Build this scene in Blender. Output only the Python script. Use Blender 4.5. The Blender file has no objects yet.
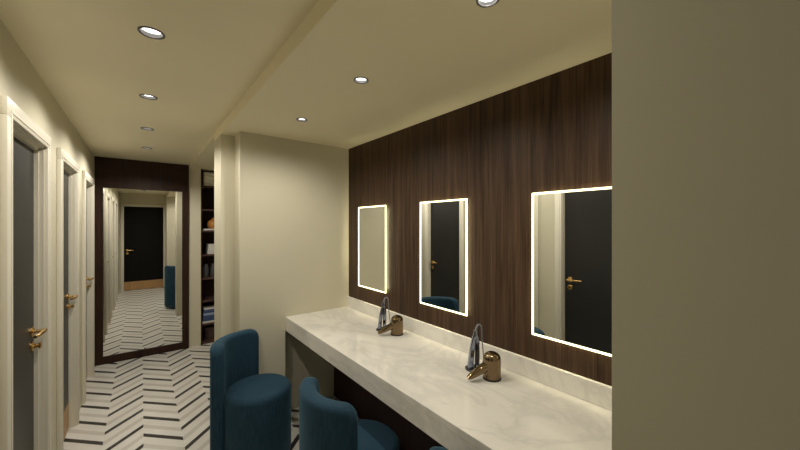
import bpy, bmesh, math, random
from mathutils import Vector, Matrix
random.seed(4)
S = bpy.context.scene
COL = S.collection
PI = math.pi

# ------------------------------------------------------------------ camera, world, exposure
EYE = 1.58
cam_d = bpy.data.cameras.new('camera')
cam_d.sensor_width = 36.0
cam_d.lens = 36.0 * 329.7 / 800.0
cam_d.clip_start = 0.02
cam = bpy.data.objects.new('camera', cam_d)
COL.objects.link(cam)
cam.location = (0, 0, EYE)
cam.rotation_euler = (PI / 2, 0, -math.radians(38.07))
S.camera = cam
W = bpy.data.worlds.new('world')
S.world = W
W.use_nodes = True
W.node_tree.nodes['Background'].inputs[0].default_value = (0.9, 0.85, 0.7, 1)
W.node_tree.nodes['Background'].inputs[1].default_value = 0.02
S.view_settings.view_transform = 'Standard'
S.view_settings.look = 'None'
S.view_settings.gamma = 1.0
S.view_settings.use_curve_mapping = False
S.view_settings.exposure = 0.0
S.cycles.max_bounces = 14
S.cycles.diffuse_bounces = 8
S.cycles.glossy_bounces = 8
S.cycles.sample_clamp_indirect = 4.0
S.cycles.caustics_reflective = False
S.cycles.caustics_refractive = False

LAMP_COL = (1.0, 0.94, 0.84)
HALL_W = 18.5           # each corridor downlight
NICHE_W = 14.0          # each downlight over the counter
LED_STRENGTH = 4.2

# ------------------------------------------------------------------ main measures (metres, eye at the origin)
XL, XR = -0.416, 0.485          # corridor walls
YB, YE = -0.25, 5.03            # door end behind the camera, mirror end
ZC, ZS = 2.35, 2.278            # corridor ceiling, lower soffit over the counter
XW = 1.4945                     # wood wall with the lit mirrors
YN = 2.670                      # white wall at the far end of the counter
YU = 2.79                       # the wall under the counter
YP = 2.835                       # set-back wall beside it
YA, ZQ = 3.13, 2.322              # alcove with the bookcase: where it starts, its own ceiling
XF = 0.9133                     # counter front
ZT, ZA = 0.8376, 0.728         # counter top and the underside of its front
X2 = 0.576                      # free edge of the counter's end wall
XH = 0.478                      # line of the ceiling step, pillar and blank right wall
XU = 1.405                      # wood panel under the counter


# ------------------------------------------------------------------ materials
def mat(name, col=(0.8, 0.8, 0.8), rough=0.5, metal=0.0, spec=0.5):
    m = bpy.data.materials.new(name)
    m.use_nodes = True
    b = m.node_tree.nodes['Principled BSDF']
    b.inputs['Base Color'].default_value = (*col, 1)
    b.inputs['Roughness'].default_value = rough
    b.inputs['Metallic'].default_value = metal
    b.inputs['Specular IOR Level'].default_value = spec
    return m, m.node_tree, b


def node(nt, kind, **kw):
    n = nt.nodes.new(kind)
    for k, v in kw.items():
        setattr(n, k, v)
    return n


def math_n(nt, op, a, b=None):
    n = nt.nodes.new('ShaderNodeMath')
    n.operation = op
    for i, v in enumerate((a, b)):
        if v is None:
            continue
        if isinstance(v, (int, float)):
            n.inputs[i].default_value = v
        else:
            nt.links.new(v, n.inputs[i])
    return n.outputs[0]


def noise(nt, scale, stretch=(1, 1, 1), detail=4, rough=0.55, dist=0.0):
    tc = node(nt, 'ShaderNodeTexCoord')
    mp = node(nt, 'ShaderNodeMapping')
    mp.inputs['Scale'].default_value = stretch
    nt.links.new(tc.outputs['Object'], mp.inputs['Vector'])
    n = node(nt, 'ShaderNodeTexNoise')
    n.inputs['Scale'].default_value = scale
    n.inputs['Detail'].default_value = detail
    n.inputs['Roughness'].default_value = rough
    n.inputs['Distortion'].default_value = dist
    nt.links.new(mp.outputs[0], n.inputs['Vector'])
    return n.outputs['Fac']


def ramp(nt, fac, stops):
    r = node(nt, 'ShaderNodeValToRGB')
    e = r.color_ramp.elements
    while len(e) < len(stops):
        e.new(0.5)
    for el, (p, c) in zip(e, stops):
        el.position = p
        el.color = (*c, 1)
    nt.links.new(fac, r.inputs[0])
    return r.outputs[0]


def bump(nt, b, h, strength, dist):
    n = node(nt, 'ShaderNodeBump')
    n.inputs['Strength'].default_value = strength
    n.inputs['Distance'].default_value = dist
    nt.links.new(h, n.inputs['Height'])
    nt.links.new(n.outputs[0], b.inputs['Normal'])


def paint(name, col, rough=0.55, grain=0.04, spec=0.4):
    m, nt, b = mat(name, col, rough, 0.0, spec)
    n = noise(nt, 1.7, detail=3)
    c2 = tuple(x * (1 - grain) for x in col)
    nt.links.new(ramp(nt, n, [(0.3, c2), (0.7, col)]), b.inputs['Base Color'])
    bump(nt, b, noise(nt, 260, detail=2), 0.04, 0.002)
    return m


def wood(name, dark, light, rough=0.42):
    m, nt, b = mat(name, light, rough, 0.0, 0.15)
    g1 = noise(nt, 1.0, (34, 34, 1.1), 6, 0.65, 0.6)
    g2 = noise(nt, 1.0, (170, 170, 3.0), 3, 0.6)
    mixf = math_n(nt, 'ADD', math_n(nt, 'MULTIPLY', g1, 0.62), math_n(nt, 'MULTIPLY', g2, 0.38))
    mid = tuple((a + c) / 2 for a, c in zip(dark, light))
    nt.links.new(ramp(nt, mixf, [(0.34, dark), (0.5, mid), (0.66, light)]), b.inputs['Base Color'])
    bump(nt, b, g2, 0.12, 0.002)
    return m


M = {}
M['wall'] = paint('wall_paint', (0.60, 0.565, 0.435))
M['ceil'] = paint('ceiling_paint', (0.88, 0.81, 0.60))
M['trim'] = paint('casing_paint', (0.71, 0.675, 0.57), 0.35)
M['wood'] = wood('dark_wood', (0.016, 0.008, 0.005), (0.096, 0.057, 0.033))
M['endwood'] = wood('end_panel_wood', (0.018, 0.008, 0.006), (0.050, 0.026, 0.017))
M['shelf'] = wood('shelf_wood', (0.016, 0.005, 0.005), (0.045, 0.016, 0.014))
M['board'] = wood('shelf_board_wood', (0.05, 0.026, 0.022), (0.11, 0.066, 0.056))
M['kick'] = wood('kick_plate_wood', (0.33, 0.19, 0.08), (0.52, 0.32, 0.15), 0.4)
M['leaf'] = paint('door_leaf_paint', (0.024, 0.0235, 0.0225), 0.42, 0.12, 0.35)
M['entrance'] = paint('entrance_leaf_paint', (0.007, 0.0065, 0.006), 0.6, 0.12, 0.1)
M['brass'] = mat('brass', (0.72, 0.47, 0.19), 0.25, 1.0)[0]
M['chrome'] = mat('chrome', (0.30, 0.33, 0.44), 0.12, 1.0)[0]
M['steel'] = mat('downlight_rim', (0.16, 0.155, 0.15), 0.3, 1.0)[0]
M['baffle'] = mat('downlight_baffle', (0.16, 0.155, 0.145), 0.35)[0]
M['black'] = mat('black_plastic', (0.012, 0.011, 0.014), 0.25)[0]
M['cord'] = mat('cord', (0.22, 0.22, 0.26), 0.35)[0]
M['mirror'] = mat('mirror_glass', (0.86, 0.87, 0.83), 0.0, 1.0)[0]
M['endmirror'] = mat('end_mirror_glass', (0.88, 0.88, 0.85), 0.0, 1.0)[0]
M['alu'] = mat('mirror_housing', (0.45, 0.44, 0.41), 0.45, 0.6)[0]
M['paper'] = paint('white_paper', (0.62, 0.60, 0.56), 0.7, 0.15)
M['towel'] = paint('pale_linen', (0.80, 0.77, 0.70), 0.9, 0.2)
M['blue'] = paint('blue_cloth', (0.05, 0.085, 0.19), 0.8, 0.4)
M['paleblue'] = paint('pale_blue_cloth', (0.30, 0.36, 0.52), 0.8, 0.3)
M['orange'] = paint('amber_glaze', (0.50, 0.21, 0.045), 0.35, 0.3)
M['grey'] = paint('grey_ceramic', (0.085, 0.08, 0.085), 0.4, 0.3)
M['basket'] = wood('basket_weave', (0.05, 0.028, 0.025), (0.14, 0.09, 0.075), 0.7)

m, nt, b = mat('bronze', (0.21, 0.15, 0.088), 0.1, 1.0)
M['bronze'] = m

# marble
m, nt, b = mat('marble', (0.75, 0.72, 0.63), 0.15, 0.0, 0.16)
v = noise(nt, 2.2, (1.0, 0.6, 1), 8, 0.62, 1.4)
vein = math_n(nt, 'ABSOLUTE', math_n(nt, 'SUBTRACT', v, 0.5))
patch = noise(nt, 3.0, (1, 0.6, 1), 4, 0.5, 0.4)
base = ramp(nt, patch, [(0.30, (0.70, 0.675, 0.61)), (0.62, (0.80, 0.775, 0.71))])
vf = ramp(nt, vein, [(0.0, (0.86, 0.86, 0.87)), (0.05, (1, 1, 1))])
mx = node(nt, 'ShaderNodeMix', data_type='RGBA', blend_type='MULTIPLY')
mx.inputs[0].default_value = 0.85
nt.links.new(base, mx.inputs[6]); nt.links.new(vf, mx.inputs[7])
nt.links.new(mx.outputs[2], b.inputs['Base Color'])
M['marble'] = m

# teal bouclé
m, nt, b = mat('teal_fabric', (0.012, 0.045, 0.075), 0.85, 0.0, 0.25)
f1 = noise(nt, 1.0, (190, 190, 14), 3, 0.6)
f2 = noise(nt, 1.0, (420, 420, 320), 2, 0.6)
ff = math_n(nt, 'ADD', math_n(nt, 'MULTIPLY', f1, 0.6), math_n(nt, 'MULTIPLY', f2, 0.4))
nt.links.new(ramp(nt, ff, [(0.35, (0.0065, 0.024, 0.041)), (0.65, (0.021, 0.064, 0.105))]), b.inputs['Base Color'])
b.inputs['Sheen Weight'].default_value = 0.25
b.inputs['Sheen Roughness'].default_value = 0.4
b.inputs['Sheen Tint'].default_value = (0.25, 0.5, 0.65, 1)
bump(nt, b, ff, 0.5, 0.004)
M['teal'] = m

# emitters
def emit(name, col, strength):
    m = bpy.data.materials.new(name)
    m.use_nodes = True
    nt = m.node_tree
    nt.nodes.clear()
    e = node(nt, 'ShaderNodeEmission')
    e.inputs[0].default_value = (*col, 1)
    e.inputs[1].default_value = strength
    o = node(nt, 'ShaderNodeOutputMaterial')
    nt.links.new(e.outputs[0], o.inputs[0])
    return m
M['led'] = emit('led_strip', (1.0, 0.93, 0.53), LED_STRENGTH)
M['added_glow'] = emit('added_glow_emitter', (1.0, 0.90, 0.55), 26.0)  # added emitter, brightens the wood round the lit mirrors
M['lens'] = emit('downlight_lens', (1.0, 0.98, 0.94), 5.0)

# chevron tiles: 45 degree planks in columns along the corridor, neighbouring columns half a step apart
m, nt, b = mat('chevron_tile', (0.6, 0.57, 0.5), 0.38)
CW, PER, X0, Y0 = 0.231, 0.29, 0.01, 3.72
tc = node(nt, 'ShaderNodeTexCoord')
sp = node(nt, 'ShaderNodeSeparateXYZ')
nt.links.new(tc.outputs['Object'], sp.inputs[0])
xs = math_n(nt, 'DIVIDE', math_n(nt, 'SUBTRACT', sp.outputs['X'], X0), CW)
k = math_n(nt, 'FLOOR', xs)
f = math_n(nt, 'FRACT', xs)
odd = math_n(nt, 'FLOORED_MODULO', k, 2.0)
even_t = math_n(nt, 'SUBTRACT', Y0, math_n(nt, 'MULTIPLY', f, CW))
odd_t = math_n(nt, 'ADD', Y0 - CW + PER / 2, math_n(nt, 'MULTIPLY', f, CW))
T = math_n(nt, 'ADD', math_n(nt, 'MULTIPLY', even_t, math_n(nt, 'SUBTRACT', 1.0, odd)), math_n(nt, 'MULTIPLY', odd_t, odd))
ph = math_n(nt, 'FRACT', math_n(nt, 'ADD', math_n(nt, 'DIVIDE', math_n(nt, 'SUBTRACT', sp.outputs['Y'], T), PER), 40.075))
r = node(nt, 'ShaderNodeValToRGB')
r.color_ramp.interpolation = 'CONSTANT'
e = r.color_ramp.elements
stops = [(0.0, (0.030, 0.028, 0.026)), (0.17, (0.80, 0.78, 0.73)), (0.46, (0.64, 0.605, 0.545)), (0.66, (0.78, 0.76, 0.71))]
while len(e) < len(stops):
    e.new(0.9)
for el, (p, c) in zip(e, stops):
    el.position = p
    el.color = (*c, 1)
nt.links.new(ph, r.inputs[0])
mx = node(nt, 'ShaderNodeMix', data_type='RGBA', blend_type='MULTIPLY')
mx.inputs[0].default_value = 0.5
nt.links.new(r.outputs[0], mx.inputs[6])
nt.links.new(ramp(nt, noise(nt, 5, detail=5), [(0.3, (0.84, 0.83, 0.81)), (0.7, (1, 1, 1))]), mx.inputs[7])
nt.links.new(mx.outputs[2], b.inputs['Base Color'])
M['floor'] = m


# ------------------------------------------------------------------ mesh helpers
def box(bm, x0, x1, y0, y1, z0, z1, bev=0.0, seg=2):
    vs = [bm.verts.new((x, y, z)) for z in (z0, z1) for y in (y0, y1) for x in (x0, x1)]
    q = ((0, 2, 3, 1), (4, 5, 7, 6), (0, 1, 5, 4), (2, 6, 7, 3), (0, 4, 6, 2), (1, 3, 7, 5))
    fs = [bm.faces.new([vs[i] for i in t]) for t in q]
    if bev > 0:
        es = list({e for f in fs for e in f.edges})
        bmesh.ops.bevel(bm, geom=es, offset=bev, segments=seg, affect='EDGES', profile=0.5)


def lathe(bm, prof, n=32, loc=(0, 0, 0), mtx=None):
    """prof: list of (radius, height); closed on the axis when a radius is 0."""
    rings = []
    mtx = mtx or Matrix()
    for r_, z in prof:
        if r_ < 1e-6:
            rings.append([bm.verts.new(mtx @ Vector((0, 0, z)) + Vector(loc))])
        else:
            rings.append([bm.verts.new(mtx @ Vector((r_ * math.cos(2 * PI * i / n), r_ * math.sin(2 * PI * i / n), z)) + Vector(loc)) for i in range(n)])
    for a, c in zip(rings, rings[1:]):
        for i in range(n):
            j = (i + 1) % n
            if len(a) == 1 and len(c) == 1:
                continue
            if len(a) == 1:
                bm.faces.new((a[0], c[j], c[i]))
            elif len(c) == 1:
                bm.faces.new((a[i], a[j], c[0]))
            else:
                bm.faces.new((a[i], a[j], c[j], c[i]))


def tube(bm, pts, r, n=10):
    """round bar along pts; r a number or one radius per point."""
    pts = [Vector(p) for p in pts]
    rs = r if isinstance(r, (list, tuple)) else [r] * len(pts)
    prev, up = None, Vector((0, 0, 1))
    rings = []
    for i, p in enumerate(pts):
        d = (pts[min(i + 1, len(pts) - 1)] - pts[max(i - 1, 0)]).normalized()
        if prev is None:
            s = d.cross(up)
            if s.length < 1e-3:
                s = d.cross(Vector((1, 0, 0)))
        else:
            s = prev - d * prev.dot(d)
        s.normalize()
        prev = s
        t = d.cross(s)
        rings.append([bm.verts.new(p + (s * math.cos(2 * PI * k / n) + t * math.sin(2 * PI * k / n)) * rs[i]) for k in range(n)])
    for a, c in zip(rings, rings[1:]):
        for k in range(n):
            bm.faces.new((a[k], a[(k + 1) % n], c[(k + 1) % n], c[k]))
    bm.faces.new(rings[0][::-1])
    bm.faces.new(rings[-1])


def obj(name, bm, m, parent=None, smooth=None):
    bmesh.ops.recalc_face_normals(bm, faces=bm.faces)
    me = bpy.data.meshes.new(name)
    bm.to_mesh(me)
    bm.free()
    me.materials.append(M[m] if isinstance(m, str) else m)
    if smooth is not None:
        me.set_sharp_from_angle(angle=math.radians(smooth))
    o = bpy.data.objects.new(name, me)
    COL.objects.link(o)
    if parent is not None:
        o.parent = parent
    if smooth is not None:
        for p in me.polygons:
            p.use_smooth = True
    return o


def obox(name, m, x0, x1, y0, y1, z0, z1, parent=None, bev=0.0, seg=2):
    bm = bmesh.new()
    box(bm, x0, x1, y0, y1, z0, z1, bev, seg)
    return obj(name, bm, m, parent, 40 if bev else None)


def struct(o):
    o['kind'] = 'structure'
    return o


def thing(name, label, cat, loc=(0, 0, 0), rz=0.0, group=None):
    o = bpy.data.objects.new(name, None)
    o.empty_display_size = 0.1
    COL.objects.link(o)
    o.location = loc
    o.rotation_euler = (0, 0, rz)
    return tag(o, label, cat, group)


def tag(o, label, cat, group=None):
    o['label'] = label
    o['category'] = cat
    if group:
        o['group'] = group
    return o


def dup(root, label, loc, rz=None):
    r = root.copy()
    COL.objects.link(r)
    r.location = loc
    if rz is not None:
        r.rotation_euler = (0, 0, rz)
    r['label'] = label
    for ch in list(root.children):
        c = ch.copy()
        COL.objects.link(c)
        c.parent = r
        for g in list(ch.children):
            d = g.copy()
            COL.objects.link(d)
            d.parent = c
    return r


# ------------------------------------------------------------------ the room shell
XX = 1.75   # far side of the alcove with the bookcase
struct(obox('floor', 'floor', XL - 0.25, XX + 0.1, YB - 0.1, YE + 0.45, -0.1, 0.0))
HALL = [(0.031, 0.81), (0.031, 1.653), (0.032, 2.49), (0.036, 3.32), (0.040, 4.15)]
NICHE = [(0.842, 0.634), (0.832, 1.366), (0.835, 2.119)]
RH, RN = 0.045, 0.036


def soffit(bm, x0, x1, y0, y1, z, holes, r):
    """flat ceiling with a round recess for each downlight"""
    loops = [[(x0, y0), (x1, y0), (x1, y1), (x0, y1)]]
    for hx, hy in holes:
        loops.append([(hx + r * math.cos(2 * PI * i / 40), hy + r * math.sin(2 * PI * i / 40)) for i in range(40)])
    es = []
    for lp in loops:
        vs = [bm.verts.new((x, y, z)) for x, y in lp]
        es += [bm.edges.new((vs[i], vs[(i + 1) % len(vs)])) for i in range(len(vs))]
    bmesh.ops.triangle_fill(bm, use_beauty=True, edges=es, normal=(0, 0, -1))
    for lp in loops[1:]:
        lo = [bm.verts.new((x, y, z)) for x, y in lp]
        hi = [bm.verts.new((x, y, z + 0.03)) for x, y in lp]
        for i in range(40):
            bm.faces.new((lo[i], lo[(i + 1) % 40], hi[(i + 1) % 40], hi[i]))
        bm.faces.new(hi)


bm = bmesh.new()
soffit(bm, XL - 0.1, XH, YB - 0.1, YE + 0.45, ZC, HALL, RH * 0.86)
soffit(bm, XH + 0.02, XX + 0.1, YB - 0.1, YA, ZS, NICHE, RN * 0.86)
box(bm, XH, XH + 0.02, YB - 0.1, YA, ZS, ZC + 0.1)
box(bm, XH, XX + 0.1, YA, YE + 0.45, ZQ, ZC + 0.1)
box(bm, XL - 0.1, XH, YB - 0.1, YE + 0.45, ZC + 0.06, ZC + 0.1)
box(bm, XH + 0.02, XX + 0.1, YB - 0.1, YE + 0.45, ZC + 0.02, ZC + 0.1)
me = obj('ceiling', bm, 'ceil')
struct(me)

# doors along the left wall: (near edge, far edge of the opening)
DOORS = [(0.985, 1.63), (1.941, 2.572), (2.988, 3.62), (4.08, 4.70)]
DH = 2.0
bm = bmesh.new()
y = YB - 0.1
for a, c in DOORS + [(YE + 0.45, None)]:
    box(bm, XL - 0.12, XL, y, a, 0, ZC)
    if c:
        box(bm, XL - 0.12, XL, a, c, DH, ZC)
        y = c
struct(obj('wall_left', bm, 'wall'))

# right side: the blank wall beside the camera, and the wall between counter and bookcase
struct(obox('wall_right', 'wall', XH, XW + 0.1, YB - 0.1, 0.1666, 0, ZS))
bm = bmesh.new()
box(bm, XH, XX, YP, YA, 0, ZS)
box(bm, XH + 0.001, XX, YP + 0.05, YA - 0.0005, ZS, ZC + 0.02)
box(bm, X2, XW, YN, YP, ZT - 0.002, ZS)          # full depth above the counter
box(bm, XF, XW, YU, YP, 0, ZT - 0.002)
box(bm, X2, XF, YN, YP, 0, ZT - 0.002)           # and beside it, open underneath
struct(obj('wall_partition', bm, 'wall'))
struct(obox('wall_alcove', 'wall', XX, XX + 0.1, YA, YE + 0.45, 0, ZQ))

# end wall with the openings for the tall mirror panel and the bookcase
BX0, BX1 = 0.612, 1.25
bm = bmesh.new()
box(bm, XL, BX0, YE, YE + 0.1, 0, ZQ)
box(bm, XL, XH, YE, YE + 0.1, ZQ, ZC)
box(bm, BX1, XX, YE, YE + 0.1, 0, ZQ)
box(bm, BX0 - 0.1, BX1 + 0.1, YE + 0.36, YE + 0.42, 0, ZQ)
struct(obj('wall_end', bm, 'wall'))

# wall behind the camera round the entrance door
EX0, EX1, EH = -0.34, 0.435, 2.03
bm = bmesh.new()
box(bm, XL, EX0, YB - 0.1, YB, 0, ZC)
box(bm, EX1, XR, YB - 0.1, YB, 0, ZC)
box(bm, EX0, EX1, YB - 0.1, YB, EH, ZC)
struct(obj('wall_back', bm, 'wall'))

# wood wall behind the lit mirrors: panels with hair joints
bm = bmesh.new()
seams = [YP + 0.2, 2.449, 1.804, 1.159, 0.514, 0.0]
for a, c in zip(seams, seams[1:]):
    box(bm, XW, XW + 0.03, c + 0.0008, a - 0.0008, 0, ZS, 0.0015, 1)
box(bm, XW + 0.03, XW + 0.1, 0.0, YP + 0.2, 0, ZS)
struct(obj('wall_vanity', bm, 'wood'))
# lower wood facing under the counter
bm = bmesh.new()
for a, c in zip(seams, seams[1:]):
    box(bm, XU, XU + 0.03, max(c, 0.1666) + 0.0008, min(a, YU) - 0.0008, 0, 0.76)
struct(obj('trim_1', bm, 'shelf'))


# ------------------------------------------------------------------ doors
def handle(parent, y, z, xface, side=1, turn=-1):
    """lever on a round rose with a keyhole rose below; side = +1 faces +X"""
    q = Matrix.Rotation(PI / 2 * side, 4, 'Y')
    bm = bmesh.new()
    lathe(bm, [(0, 0), (0.026, 0), (0.026, 0.006), (0.022, 0.009), (0.010, 0.009), (0.009, 0.045), (0, 0.045)], 24, (xface, y, z), q)
    h = obj('door_handle', bm, 'brass', parent, 40)
    h['label'] = 'brass lever handle'
    bm = bmesh.new()
    xa = xface + side * 0.047
    tube(bm, [(xa, y - turn * 0.012, z), (xa, y, z), (xa, y + turn * 0.05, z + 0.001), (xa - side * 0.004, y + turn * 0.10, z), (xa - side * 0.012, y + turn * 0.125, z)],
         [0.009, 0.011, 0.010, 0.0085, 0.007], 12)
    obj('lever', bm, 'brass', h, 60)
    bm = bmesh.new()
    lathe(bm, [(0, 0), (0.025, 0), (0.025, 0.006), (0.021, 0.009), (0.010, 0.009), (0.010, 0.026), (0, 0.026)], 24, (xface, y, z - 0.075), q)
    l = obj('door_lock', bm, 'brass', parent, 40)
    l['label'] = 'round brass lock'
    bm = bmesh.new()
    box(bm, min(xface + side * 0.026, xface + side * 0.036), max(xface + side * 0.026, xface + side * 0.036), y - 0.004, y + 0.004, z - 0.075 - 0.014, z - 0.075 + 0.014, 0.002)
    obj('thumb_turn', bm, 'brass', l, 40)


LX = -0.447   # face of the leaf
CWID = 0.064
for n, (a, c) in enumerate(DOORS):
    root = thing('door_%d' % (n + 1), 'x', 'door', (0, 0, 0))
    for kk in ('label', 'category'):
        del root[kk]
    struct(root)
    # lining and casing
    bm = bmesh.new()
    for s, yy in ((1, a), (-1, c)):
        y0, y1 = sorted((yy - s * 0.0, yy + s * 0.012))
        box(bm, LX - 0.05, XL + 0.004, y0, y1, 0, DH)                          # lining
        y0, y1 = sorted((yy + s * 0.012, yy + s * 0.017))
        box(bm, LX - 0.03, LX + 0.016, y0, y1, 0, DH - 0.012)                  # stop
    box(bm, LX - 0.05, XL + 0.004, a, c, DH - 0.012, DH)
    box(bm, LX - 0.03, LX + 0.016, a + 0.012, c - 0.012, DH - 0.026, DH - 0.012)
    obj('door_lining', bm, 'trim', root)
    bm = bmesh.new()
    for s, yy in ((1, a), (-1, c)):
        y0, y1 = sorted((yy + s * 0.006, yy - s * CWID))
        box(bm, XL, -0.395, y0, y1, 0, DH - 0.006, 0.003)
        y0, y1 = sorted((yy - s * 0.012, yy - s * 0.022))
        box(bm, -0.3955, -0.3925, y0, y1, 0, DH + 0.011, 0.001)
    box(bm, XL, -0.395, a - CWID, c + CWID, DH - 0.0058, DH + CWID, 0.003)
    box(bm, -0.3955, -0.3925, a - 0.022, c + 0.022, DH + 0.0112, DH + 0.022, 0.001)
    obj('door_casing', bm, 'trim', root, 40)
    obox('door_leaf', 'leaf', LX - 0.045, LX - 0.0008, a + 0.013, c - 0.013, 0.006, DH - 0.013, root)
    obox('kick_plate', 'kick', LX - 0.0008, LX + 0.0014, a + 0.028, c - 0.028, 0.01, 0.21, root)
    handle(root, c - 0.068, 1.03, LX)

# entrance door behind the camera
root = struct(bpy.data.objects.new('door_5', None))
COL.objects.link(root)
bm = bmesh.new()
for x0, x1 in ((EX0 - 0.055, EX0 + 0.004), (EX1 - 0.004, EX1 + 0.048)):
    box(bm, x0, x1, YB, YB + 0.02, 0, EH - 0.0042, 0.003)
box(bm, EX0 - 0.055, EX1 + 0.048, YB, YB + 0.02, EH - 0.004, EH + 0.055, 0.004)
obj('door_casing', bm, 'trim', root, 40)
obox('door_leaf', 'entrance', EX0 + 0.004, EX1 - 0.004, YB - 0.06, YB - 0.012, 0.006, EH - 0.004, root)
obox('kick_plate', 'kick', EX0 + 0.006, EX1 - 0.006, YB - 0.012, YB - 0.009, 0.008, 0.21, root)
bm = bmesh.new()
q = Matrix.Rotation(-PI / 2, 4, 'X')
lathe(bm, [(0, 0), (0.026, 0), (0.026, 0.007), (0.010, 0.009), (0.009, 0.045), (0, 0.045)], 24, (EX0 + 0.065, YB - 0.012, 0.97), q)
h = obj('door_handle', bm, 'brass', root, 40)
bm = bmesh.new()
tube(bm, [(EX0 + 0.055, YB + 0.035, 0.97), (EX0 + 0.12, YB + 0.035, 0.97), (EX0 + 0.185, YB + 0.027, 0.968)], [0.010, 0.009, 0.007], 12)
obj('lever', bm, 'brass', h, 60)
bm = bmesh.new()
lathe(bm, [(0, 0), (0.025, 0), (0.025, 0.007), (0.010, 0.009), (0.010, 0.026), (0, 0.026)], 24, (EX0 + 0.065, YB - 0.012, 0.895), q)
obj('door_lock', bm, 'brass', root, 40)

# ------------------------------------------------------------------ tall mirror at the end of the corridor
t = thing('full_length_mirror', 'tall mirror set in a dark wood panel on the far end wall of the corridor', 'mirror', (0.03, YE, 0))
mx0, mx1, mz0, mz1 = -0.375, 0.375, 0.086, 2.002
px0, px1 = XL - 0.03 + 0.002, XH - 0.031
bm = bmesh.new()
D = -0.024
for x0, x1, z0, z1 in ((px0, mx0, 0.001, mz1), (mx1, px1, 0.001, mz1), (mx0, mx1, 0.001, mz0),
                       (px0, 0.1485, mz1, ZC - 0.001), (0.1495, px1, mz1, ZC - 0.001)):
    box(bm, x0, x1, D, -0.001, z0, z1)
obj('frame', bm, 'endwood', t)['label'] = 'dark brown wood panel round the glass'
g = obox('glass', 'endmirror', mx0, mx1, D + 0.012, D + 0.016, mz0, mz1, t)
for z, s in ((mz1, -1), (mz0, 1)):
    bm = bmesh.new()
    box(bm, -0.012, 0.012, D + 0.006, D + 0.011, min(z, z + s * 0.014), max(z, z + s * 0.014), 0.001)
    obj('clip', bm, 'baffle', t)

# ------------------------------------------------------------------ marble counter
t = thing('vanity_counter', 'long white veined marble counter along the wood wall under the lit mirrors', 'counter', (XF, 0.1666, 0))
L = YN - 0.1666
dX = XW - XF - 0.003
obox('countertop', 'marble', 0.0, dX, 0.0, L, ZT - 0.03, ZT, t, 0.0015, 1)
obox('apron', 'marble', 0.0005, 0.035, 0.0, L, ZA, ZT - 0.03, t, 0.001, 1)
struct(obox('trim_2', 'marble', XW - 0.02, XW - 0.0005, 0.1666, YN - 0.0005, ZT + 0.0004, 0.9285, None, 0.001, 1))
bm = bmesh.new()
for yy in (0.25, 0.95, 1.65, 2.3):
    box(bm, 0.04, XU - XF - 0.001, yy, yy + 0.04, ZT - 0.08, ZT - 0.0305)
box(bm, XU - XF, dX, 0.0, L, ZT - 0.05, ZT - 0.0305)
obj('bracket', bm, 'black', t)

# ------------------------------------------------------------------ lit mirrors
ZM0, ZM1, MW = 1.053, 1.734, 0.409
def make_lit(label, loc):
    t = thing('lit_mirror', label, 'mirror', loc, 0, 'lit mirrors over the marble counter')
    H = ZM1 - ZM0
    w = MW / 2
    bw = 0.0092
    obox('glass', 'mirror', -0.0150, -0.0125, -w + bw, w - bw, bw, H - bw, t)
    obox('housing', 'alu', -0.0120, -0.0005, -w + 0.03, w - 0.03, 0.03, H - 0.03, t)
    bm = bmesh.new()
    for y0, y1, z0, z1 in ((-w, -w + bw, 0, H), (w - bw, w, 0, H), (-w + bw, w - bw, 0, bw), (-w + bw, w - bw, H - bw, H)):
        box(bm, -0.0155, -0.0125, y0, y1, z0, z1)
    obj('light_strip', bm, 'led', t)['label'] = 'glowing warm white border'
    bm = bmesh.new()
    i, j = 0.026, 0.0295  # unseen emitter added behind the glass, imitates bloom from the lit border
    for y0, y1, z0, z1 in ((-w + i, -w + j, i, H - i), (w - j, w - i, i, H - i), (-w + j, w - j, i, j), (-w + j, w - j, H - j, H - i)):
        box(bm, -0.0110, -0.0015, y0, y1, z0, z1)
    obj('added_back_glow', bm, 'added_glow', t)['label'] = 'unseen strip added behind the glass to imitate the glow round the border'
    return t
lit = make_lit('lit mirror nearest the white end wall, reflecting only blank wall', (XW, 2.270, ZM0))
dup(lit, 'lit mirror in the middle, reflecting a dark door between white casings', (XW, 1.465, ZM0))
dup(lit, 'lit mirror nearest the camera, partly hidden by the plain wall on the right', (XW, 0.654, ZM0))


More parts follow.
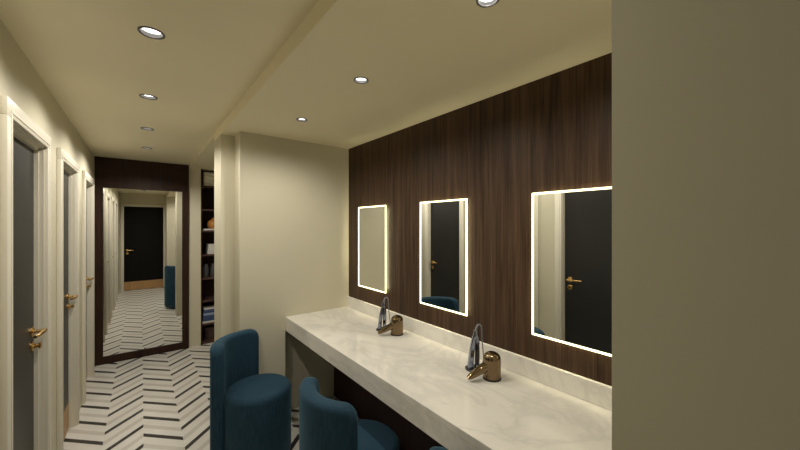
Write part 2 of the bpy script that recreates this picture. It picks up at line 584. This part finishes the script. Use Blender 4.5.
# ------------------------------------------------------------------ stools
def shell(bm, r0, r1, half, z0, z1, cr=0.06, er=0.028):
    """upright curved cushion: bevelled slab bent round the seat"""
    rm = (r0 + r1) / 2
    Ln, Tt = rm * half, (r1 - r0) / 2
    vs = [bm.verts.new((x, y, z)) for z in (z0, z1) for y in (-Tt, Tt) for x in (-Ln, Ln)]
    q = ((0, 2, 3, 1), (4, 5, 7, 6), (0, 1, 5, 4), (2, 6, 7, 3), (0, 4, 6, 2), (1, 3, 7, 5))
    for tq in q:
        bm.faces.new([vs[i] for i in tq])
    bm.edges.ensure_lookup_table()
    e1 = [e for e in bm.edges if abs(e.verts[0].co.y - e.verts[1].co.y) > Tt and e.verts[0].co.z > (z0 + z1) / 2]
    bmesh.ops.bevel(bm, geom=e1, offset=cr, segments=8, affect='EDGES', profile=0.5)
    e2 = [e for e in bm.edges if abs(e.verts[0].co.y - e.verts[1].co.y) < 1e-5 and len(e.link_faces) == 2
          and abs(abs(e.verts[0].co.y) - Tt) < 1e-5 and any(abs(f.normal.y) < 0.5 for f in e.link_faces)]
    bm.normal_update()
    e2 = [e for e in bm.edges if abs(e.verts[0].co.y - e.verts[1].co.y) < 1e-5 and e.calc_face_angle(0) > 1.0]
    bmesh.ops.bevel(bm, geom=e2, offset=er, segments=5, affect='EDGES', profile=0.5, clamp_overlap=True)
    n = 26
    for i in range(1, n):
        x = -Ln + 2 * Ln * i / n
        bmesh.ops.bisect_plane(bm, geom=bm.verts[:] + bm.edges[:] + bm.faces[:], plane_co=(x, 0, 0), plane_no=(1, 0, 0))
    for v in bm.verts:
        ang = v.co.x / rm
        r_ = rm + v.co.y
        v.co = Vector((r_ * math.cos(ang), r_ * math.sin(ang), v.co.z))


def make_stool(label, loc, back_deg):
    t = thing('barrel_stool', label, 'stool', loc, math.radians(back_deg), 'teal barrel stools at the counter')
    R, H = 0.208, 0.50
    bm = bmesh.new()
    prof = [(0, 0.028), (R - 0.02, 0.028), (R - 0.006, 0.034), (R, 0.05), (R, H - 0.045)]
    for i in range(1, 8):
        a = PI / 2 * i / 8
        prof.append((R - 0.04 + 0.04 * math.cos(a), H - 0.045 + 0.04 * math.sin(a)))
    prof += [(R - 0.045, H - 0.004), (R - 0.10, H), (0, H + 0.002)]
    lathe(bm, prof, 64)
    obj('seat', bm, 'teal', t, 60)
    bm = bmesh.new()
    shell(bm, 0.2095, 0.288, math.radians(55), 0.028, 0.811, 0.07)
    obj('backrest', bm, 'teal', t, 50)
    bm = bmesh.new()
    lathe(bm, [(0, 0), (R - 0.03, 0), (R - 0.03, 0.0275), (0, 0.0275)], 48)
    obj('base', bm, 'black', t)
    return t
stool = make_stool('teal stool standing turned by the end wall, furthest from the camera', (0.625, 2.35, 0), 130)
dup(stool, 'teal stool in the middle with its curved back towards the corridor', (0.862, 1.437, 0), math.radians(183))
dup(stool, 'nearest teal stool, only the tip of its back showing before the counter front', (1.0, 0.655, 0), math.radians(183))


# ------------------------------------------------------------------ things on the counter
def make_dryer(label, loc):
    t = thing('hair_dryer', label, 'hair dryer', loc, math.radians(-20), 'bronze hair dryers on the counter')
    R, H = 0.042, 0.13
    bm = bmesh.new()
    prof = [(0, 0.008), (R, 0.008), (R, H - 0.034)]
    for i in range(1, 9):
        a = PI / 2 * i / 8
        prof.append((R * math.cos(a) if i < 8 else 0, H - 0.034 + 0.034 * math.sin(a)))
    lathe(bm, prof, 40)
    obj('body', bm, 'bronze', t, 35)
    bm = bmesh.new()
    lathe(bm, [(0, 0), (R + 0.002, 0), (R + 0.002, 0.0075), (0, 0.0075)], 40)
    obj('base_ring', bm, 'black', t)['label'] = 'dark ring at the foot'
    # tapered handle sloping down to the counter
    bm = bmesh.new()
    st = [(-0.030, 0.062, 0.021, 0.021), (-0.060, 0.051, 0.020, 0.0185), (-0.092, 0.037, 0.018, 0.015), (-0.118, 0.0255, 0.0135, 0.0115), (-0.132, 0.019, 0.008, 0.007)]
    rings = []
    for x, z, w, h in st:
        ring = []
        for kk in range(16):
            a = 2 * PI * kk / 16
            ca, sa = math.cos(a), math.sin(a)
            ex = 0.6
            yy = w * math.copysign(abs(ca) ** ex, ca)
            nn = h * math.copysign(abs(sa) ** ex, sa)
            ring.append(bm.verts.new((x - nn * 0.45, yy, z + nn * 0.89)))
        rings.append(ring)
    for a_, c_ in zip(rings, rings[1:]):
        for kk in range(16):
            bm.faces.new((a_[kk], a_[(kk + 1) % 16], c_[(kk + 1) % 16], c_[kk]))
    bm.faces.new(rings[0]); bm.faces.new(rings[-1])
    obj('handle', bm, 'bronze', t, 50)
    return t
dryer = make_dryer('domed bronze hair dryer further from the camera, tapered handle sloping down to the counter', (1.366, 1.777, ZT))
dup(dryer, 'domed bronze hair dryer nearer the camera, tapered handle sloping down to the counter', (1.336, 0.983, ZT))


def make_straightener(label, loc):
    t = thing('hair_straightener', label, 'hair straightener', loc, math.radians(-38), 'chrome hair straighteners on the counter')
    bm = bmesh.new()
    lathe(bm, [(0, 0), (0.044, 0), (0.044, 0.005), (0.038, 0.009), (0, 0.009)], 32)
    obj('stand', bm, 'black', t, 40)['label'] = 'round black foot'
    for s in (-1, 1):
        bm = bmesh.new()
        st = [(s * 0.017 - 0.001, 0.0095, 0.0125, 0.018), (s * 0.0145 + 0.003, 0.08, 0.0125, 0.018), (s * 0.010 + 0.008, 0.14, 0.0105, 0.014), (s * 0.006 + 0.011, 0.172, 0.009, 0.011)]
        rings = []
        for x, z, w, d in st:
            rings.append([bm.verts.new((x + a_ * w, b_ * d, z)) for a_, b_ in ((-1, -.6), (-.6, -1), (.6, -1), (1, -.6), (1, .6), (.6, 1), (-.6, 1), (-1, .6))])
        for a_, c_ in zip(rings, rings[1:]):
            for kk in range(8):
                bm.faces.new((a_[kk], a_[(kk + 1) % 8], c_[(kk + 1) % 8], c_[kk]))
        bm.faces.new(rings[0]); bm.faces.new(rings[-1])
        obj('arm', bm, 'chrome', t, 30)
    bm = bmesh.new()
    lathe(bm, [(0, 0.160), (0.014, 0.160), (0.0155, 0.180), (0.011, 0.198), (0, 0.202)], 20, (0.012, 0, 0))
    obj('hinge', bm, 'chrome', t, 40)
    bm = bmesh.new()
    pts = [(0.012, 0, 0.198), (0.015, 0, 0.214), (0.023, 0, 0.227), (0.033, 0.001, 0.229), (0.041, 0.003, 0.218), (0.044, 0.005, 0.195),
           (0.046, 0.008, 0.14), (0.052, 0.012, 0.08), (0.060, 0.016, 0.028), (0.066, 0.022, 0.006), (0.072, 0.045, 0.0035), (0.070, 0.09, 0.0035)]
    tube(bm, pts, [0.006, 0.0055, 0.005, 0.0045, 0.004, 0.0035, 0.003, 0.003, 0.003, 0.003, 0.003, 0.003], 10)
    obj('cord', bm, 'cord', t, 60)['label'] = 'thin grey cord looping over the top'
    return t
iron = make_straightener('slim chrome hair straightener standing behind the bronze dryer further from the camera', (1.342, 1.918, ZT))
dup(iron, 'slim chrome hair straightener standing behind the bronze dryer nearer the camera', (1.348, 1.105, ZT))

# ------------------------------------------------------------------ bookcase in the end wall
t = thing('bookcase', 'dark red-brown built-in bookcase beside the tall mirror', 'bookcase', (BX0, YE, 0))
bw, bd = BX1 - BX0, 0.355
bm = bmesh.new()
box(bm, 0, bw, bd - 0.015, bd, 0, ZQ - 0.001)
obj('back_panel', bm, 'shelf', t)
for x0, x1 in ((0.0, 0.016), (bw - 0.016, bw)):
    obox('side_panel', 'shelf', x0, x1, 0.004, bd - 0.015, 0, ZQ - 0.001, t)
SH = [0.03, 0.27, 0.577, 0.876, 1.188, 1.507, 1.79, 2.10]
for z in SH:
    obox('shelf_board', 'board', 0.016, bw - 0.016, 0.008, bd - 0.015, z - 0.022, z, t)

def stack(kind, label_of, cat, group, x, y, z, items):
    for i, (w, d, h, mname) in enumerate(items):
        bm = bmesh.new()
        box(bm, -w / 2, w / 2, -d / 2, d / 2, 0, h, min(0.012 if kind == 'folded_towel' else 0.002, h * 0.45), 3)
        o = obj(kind, bm, mname, None, 40)
        o.location = (x + random.uniform(-.004, .004), y, z)
        tag(o, label_of(i), cat, group)
        z += h + 0.0006

pl = ['lowest', 'second', 'third', 'topmost']
stack('folded_towel', lambda i: 'pale folded towel on the top bookcase shelf, %s of four from the bottom' % pl[i], 'towel', 'pale towels on the top shelf', 0.80, YE + 0.17, SH[7],
      [(0.30, 0.26, 0.047, 'towel')] * 4)
stack('book', lambda i: 'white book lying in the stack on the middle bookcase shelf, %s from the bottom' % ('lowest', 'second', 'third', 'topmost')[i], 'book', 'white books on the middle shelf', 0.80, YE + 0.16, SH[4],
      [(0.20, 0.24, 0.030, 'paper'), (0.195, 0.24, 0.034, 'paper'), (0.20, 0.24, 0.030, 'paper'), (0.19, 0.23, 0.034, 'paper')])
# tray with an amber jar
o = obox('tray', 'paper', -0.12, 0.12, -0.12, 0.12, 0, 0.022, None, 0.004)
o.location = (0.765, YE + 0.15, SH[5])
tag(o, 'white flat tray under the amber jar on a bookcase shelf', 'tray')
bm = bmesh.new()
lathe(bm, [(0, 0), (0.06, 0), (0.085, 0.03), (0.09, 0.07), (0.072, 0.105), (0.04, 0.125), (0.022, 0.15), (0, 0.155)], 28)
o = obj('jar', bm, 'orange', None, 50)
o.location = (0.79, YE + 0.14, SH[5] + 0.0226)
tag(o, 'round amber jar on a white tray in the bookcase', 'jar')
# two dark vases
for i, (x, lab) in enumerate(((0.685, 'dark grey vase on a bookcase shelf, left of two'), (0.775, 'dark grey vase on a bookcase shelf, right of two'))):
    bm = bmesh.new()
    lathe(bm, [(0, 0), (0.034, 0), (0.038, 0.02), (0.036, 0.12), (0.022, 0.155), (0.024, 0.175), (0.018, 0.175), (0.016, 0.15), (0, 0.14)], 24)
    o = obj('vase', bm, 'grey', None, 50)
    o.location = (x, YE + 0.12, SH[3])
    tag(o, lab, 'vase', 'grey vases in the bookcase')
# clothes pile
stack('folded_cloth', lambda i: ('white folded cloth at the bottom of the low pile in the bookcase', 'dark blue folded cloth low in the bookcase pile, above the white one',
      'pale blue folded cloth in the middle of the bookcase pile', 'dark blue folded cloth near the top of the bookcase pile, above the pale blue one', 'white folded cloth on top of the low pile in the bookcase')[i],
      'cloth', 'folded cloths on the low shelf', 0.77, YE + 0.15, SH[1],
      [(0.28, 0.26, 0.026, 'paper'), (0.26, 0.25, 0.075, 'blue'), (0.25, 0.25, 0.03, 'paleblue'), (0.24, 0.25, 0.045, 'blue'), (0.23, 0.25, 0.02, 'paper')])
bm = bmesh.new()
lathe(bm, [(0, 0.004), (0.08, 0.004), (0.10, 0.16), (0.104, 0.165), (0.096, 0.165), (0.078, 0.012), (0, 0.012)], 24)
o = obj('basket', bm, 'basket', None, 40)
o.location = (0.76, YE + 0.16, SH[0])
tag(o, 'dark woven basket at the foot of the bookcase', 'basket')


# ------------------------------------------------------------------ downlights
def make_down(label, loc, r, watts, group, cone, blend, deep):
    t = thing('downlight', label, 'ceiling light', loc, 0, group)
    bm = bmesh.new()
    lathe(bm, [(r, 0.0), (r, -0.0025), (r * 0.95, -0.004), (r * 0.86, -0.004), (r * 0.82, -0.001), (r * 0.82, 0.001)], 40)
    obj('rim', bm, 'steel', t, 40)['label'] = 'dark metal rim'
    bm = bmesh.new()
    lathe(bm, [(r * 0.82, 0.001), (r * 0.75, deep)], 40)
    obj('baffle', bm, 'baffle', t, 40)
    bm = bmesh.new()
    lathe(bm, [(r * 0.75, deep), (0, deep)], 40)
    obj('lens', bm, 'lens', t)['label'] = 'glowing lens'
    ld = bpy.data.lights.new('downlight_lamp', 'SPOT')
    ld.energy = watts
    ld.color = LAMP_COL
    ld.spot_size = math.radians(cone)
    ld.spot_blend = blend
    ld.shadow_soft_size = 0.025
    lo = bpy.data.objects.new('downlight_lamp', ld)
    COL.objects.link(lo)
    lo.parent = t
    lo.location = (0, 0, -0.012)
    return t
G1, G2 = 'downlights along the corridor ceiling', 'downlights over the counter'
d = make_down('round downlight nearest the camera in the corridor ceiling', (*HALL[1], ZC), RH, HALL_W, G1, 158, 0.45, 0.014)
dup(d, 'second round downlight from the camera along the corridor ceiling', (*HALL[2], ZC))
d3 = dup(d, 'third round downlight from the camera along the corridor ceiling', (*HALL[3], ZC))
d4 = dup(d, 'round downlight in the corridor ceiling nearest the tall mirror', (*HALL[4], ZC))
dd = dup(d, 'round downlight in the corridor ceiling above the camera, seen only in the tall mirror', (*HALL[0], ZC))
d = make_down('round downlight over the counter nearest the white end wall', (*NICHE[2], ZS), RN, NICHE_W, G2, 164, 0.7, 0.009)
dup(d, 'middle round downlight over the counter', (*NICHE[1], ZS))
dup(d, 'round downlight over the counter cut by the top edge of the photo', (*NICHE[0], ZS))
for ob, f in ((dd, 0.42), (d3, 1.25), (d4, 1.7)):
    for ch in ob.children:
        if ch.type == 'LIGHT':
            ch.data = ch.data.copy()
            ch.data.energy = HALL_W * f
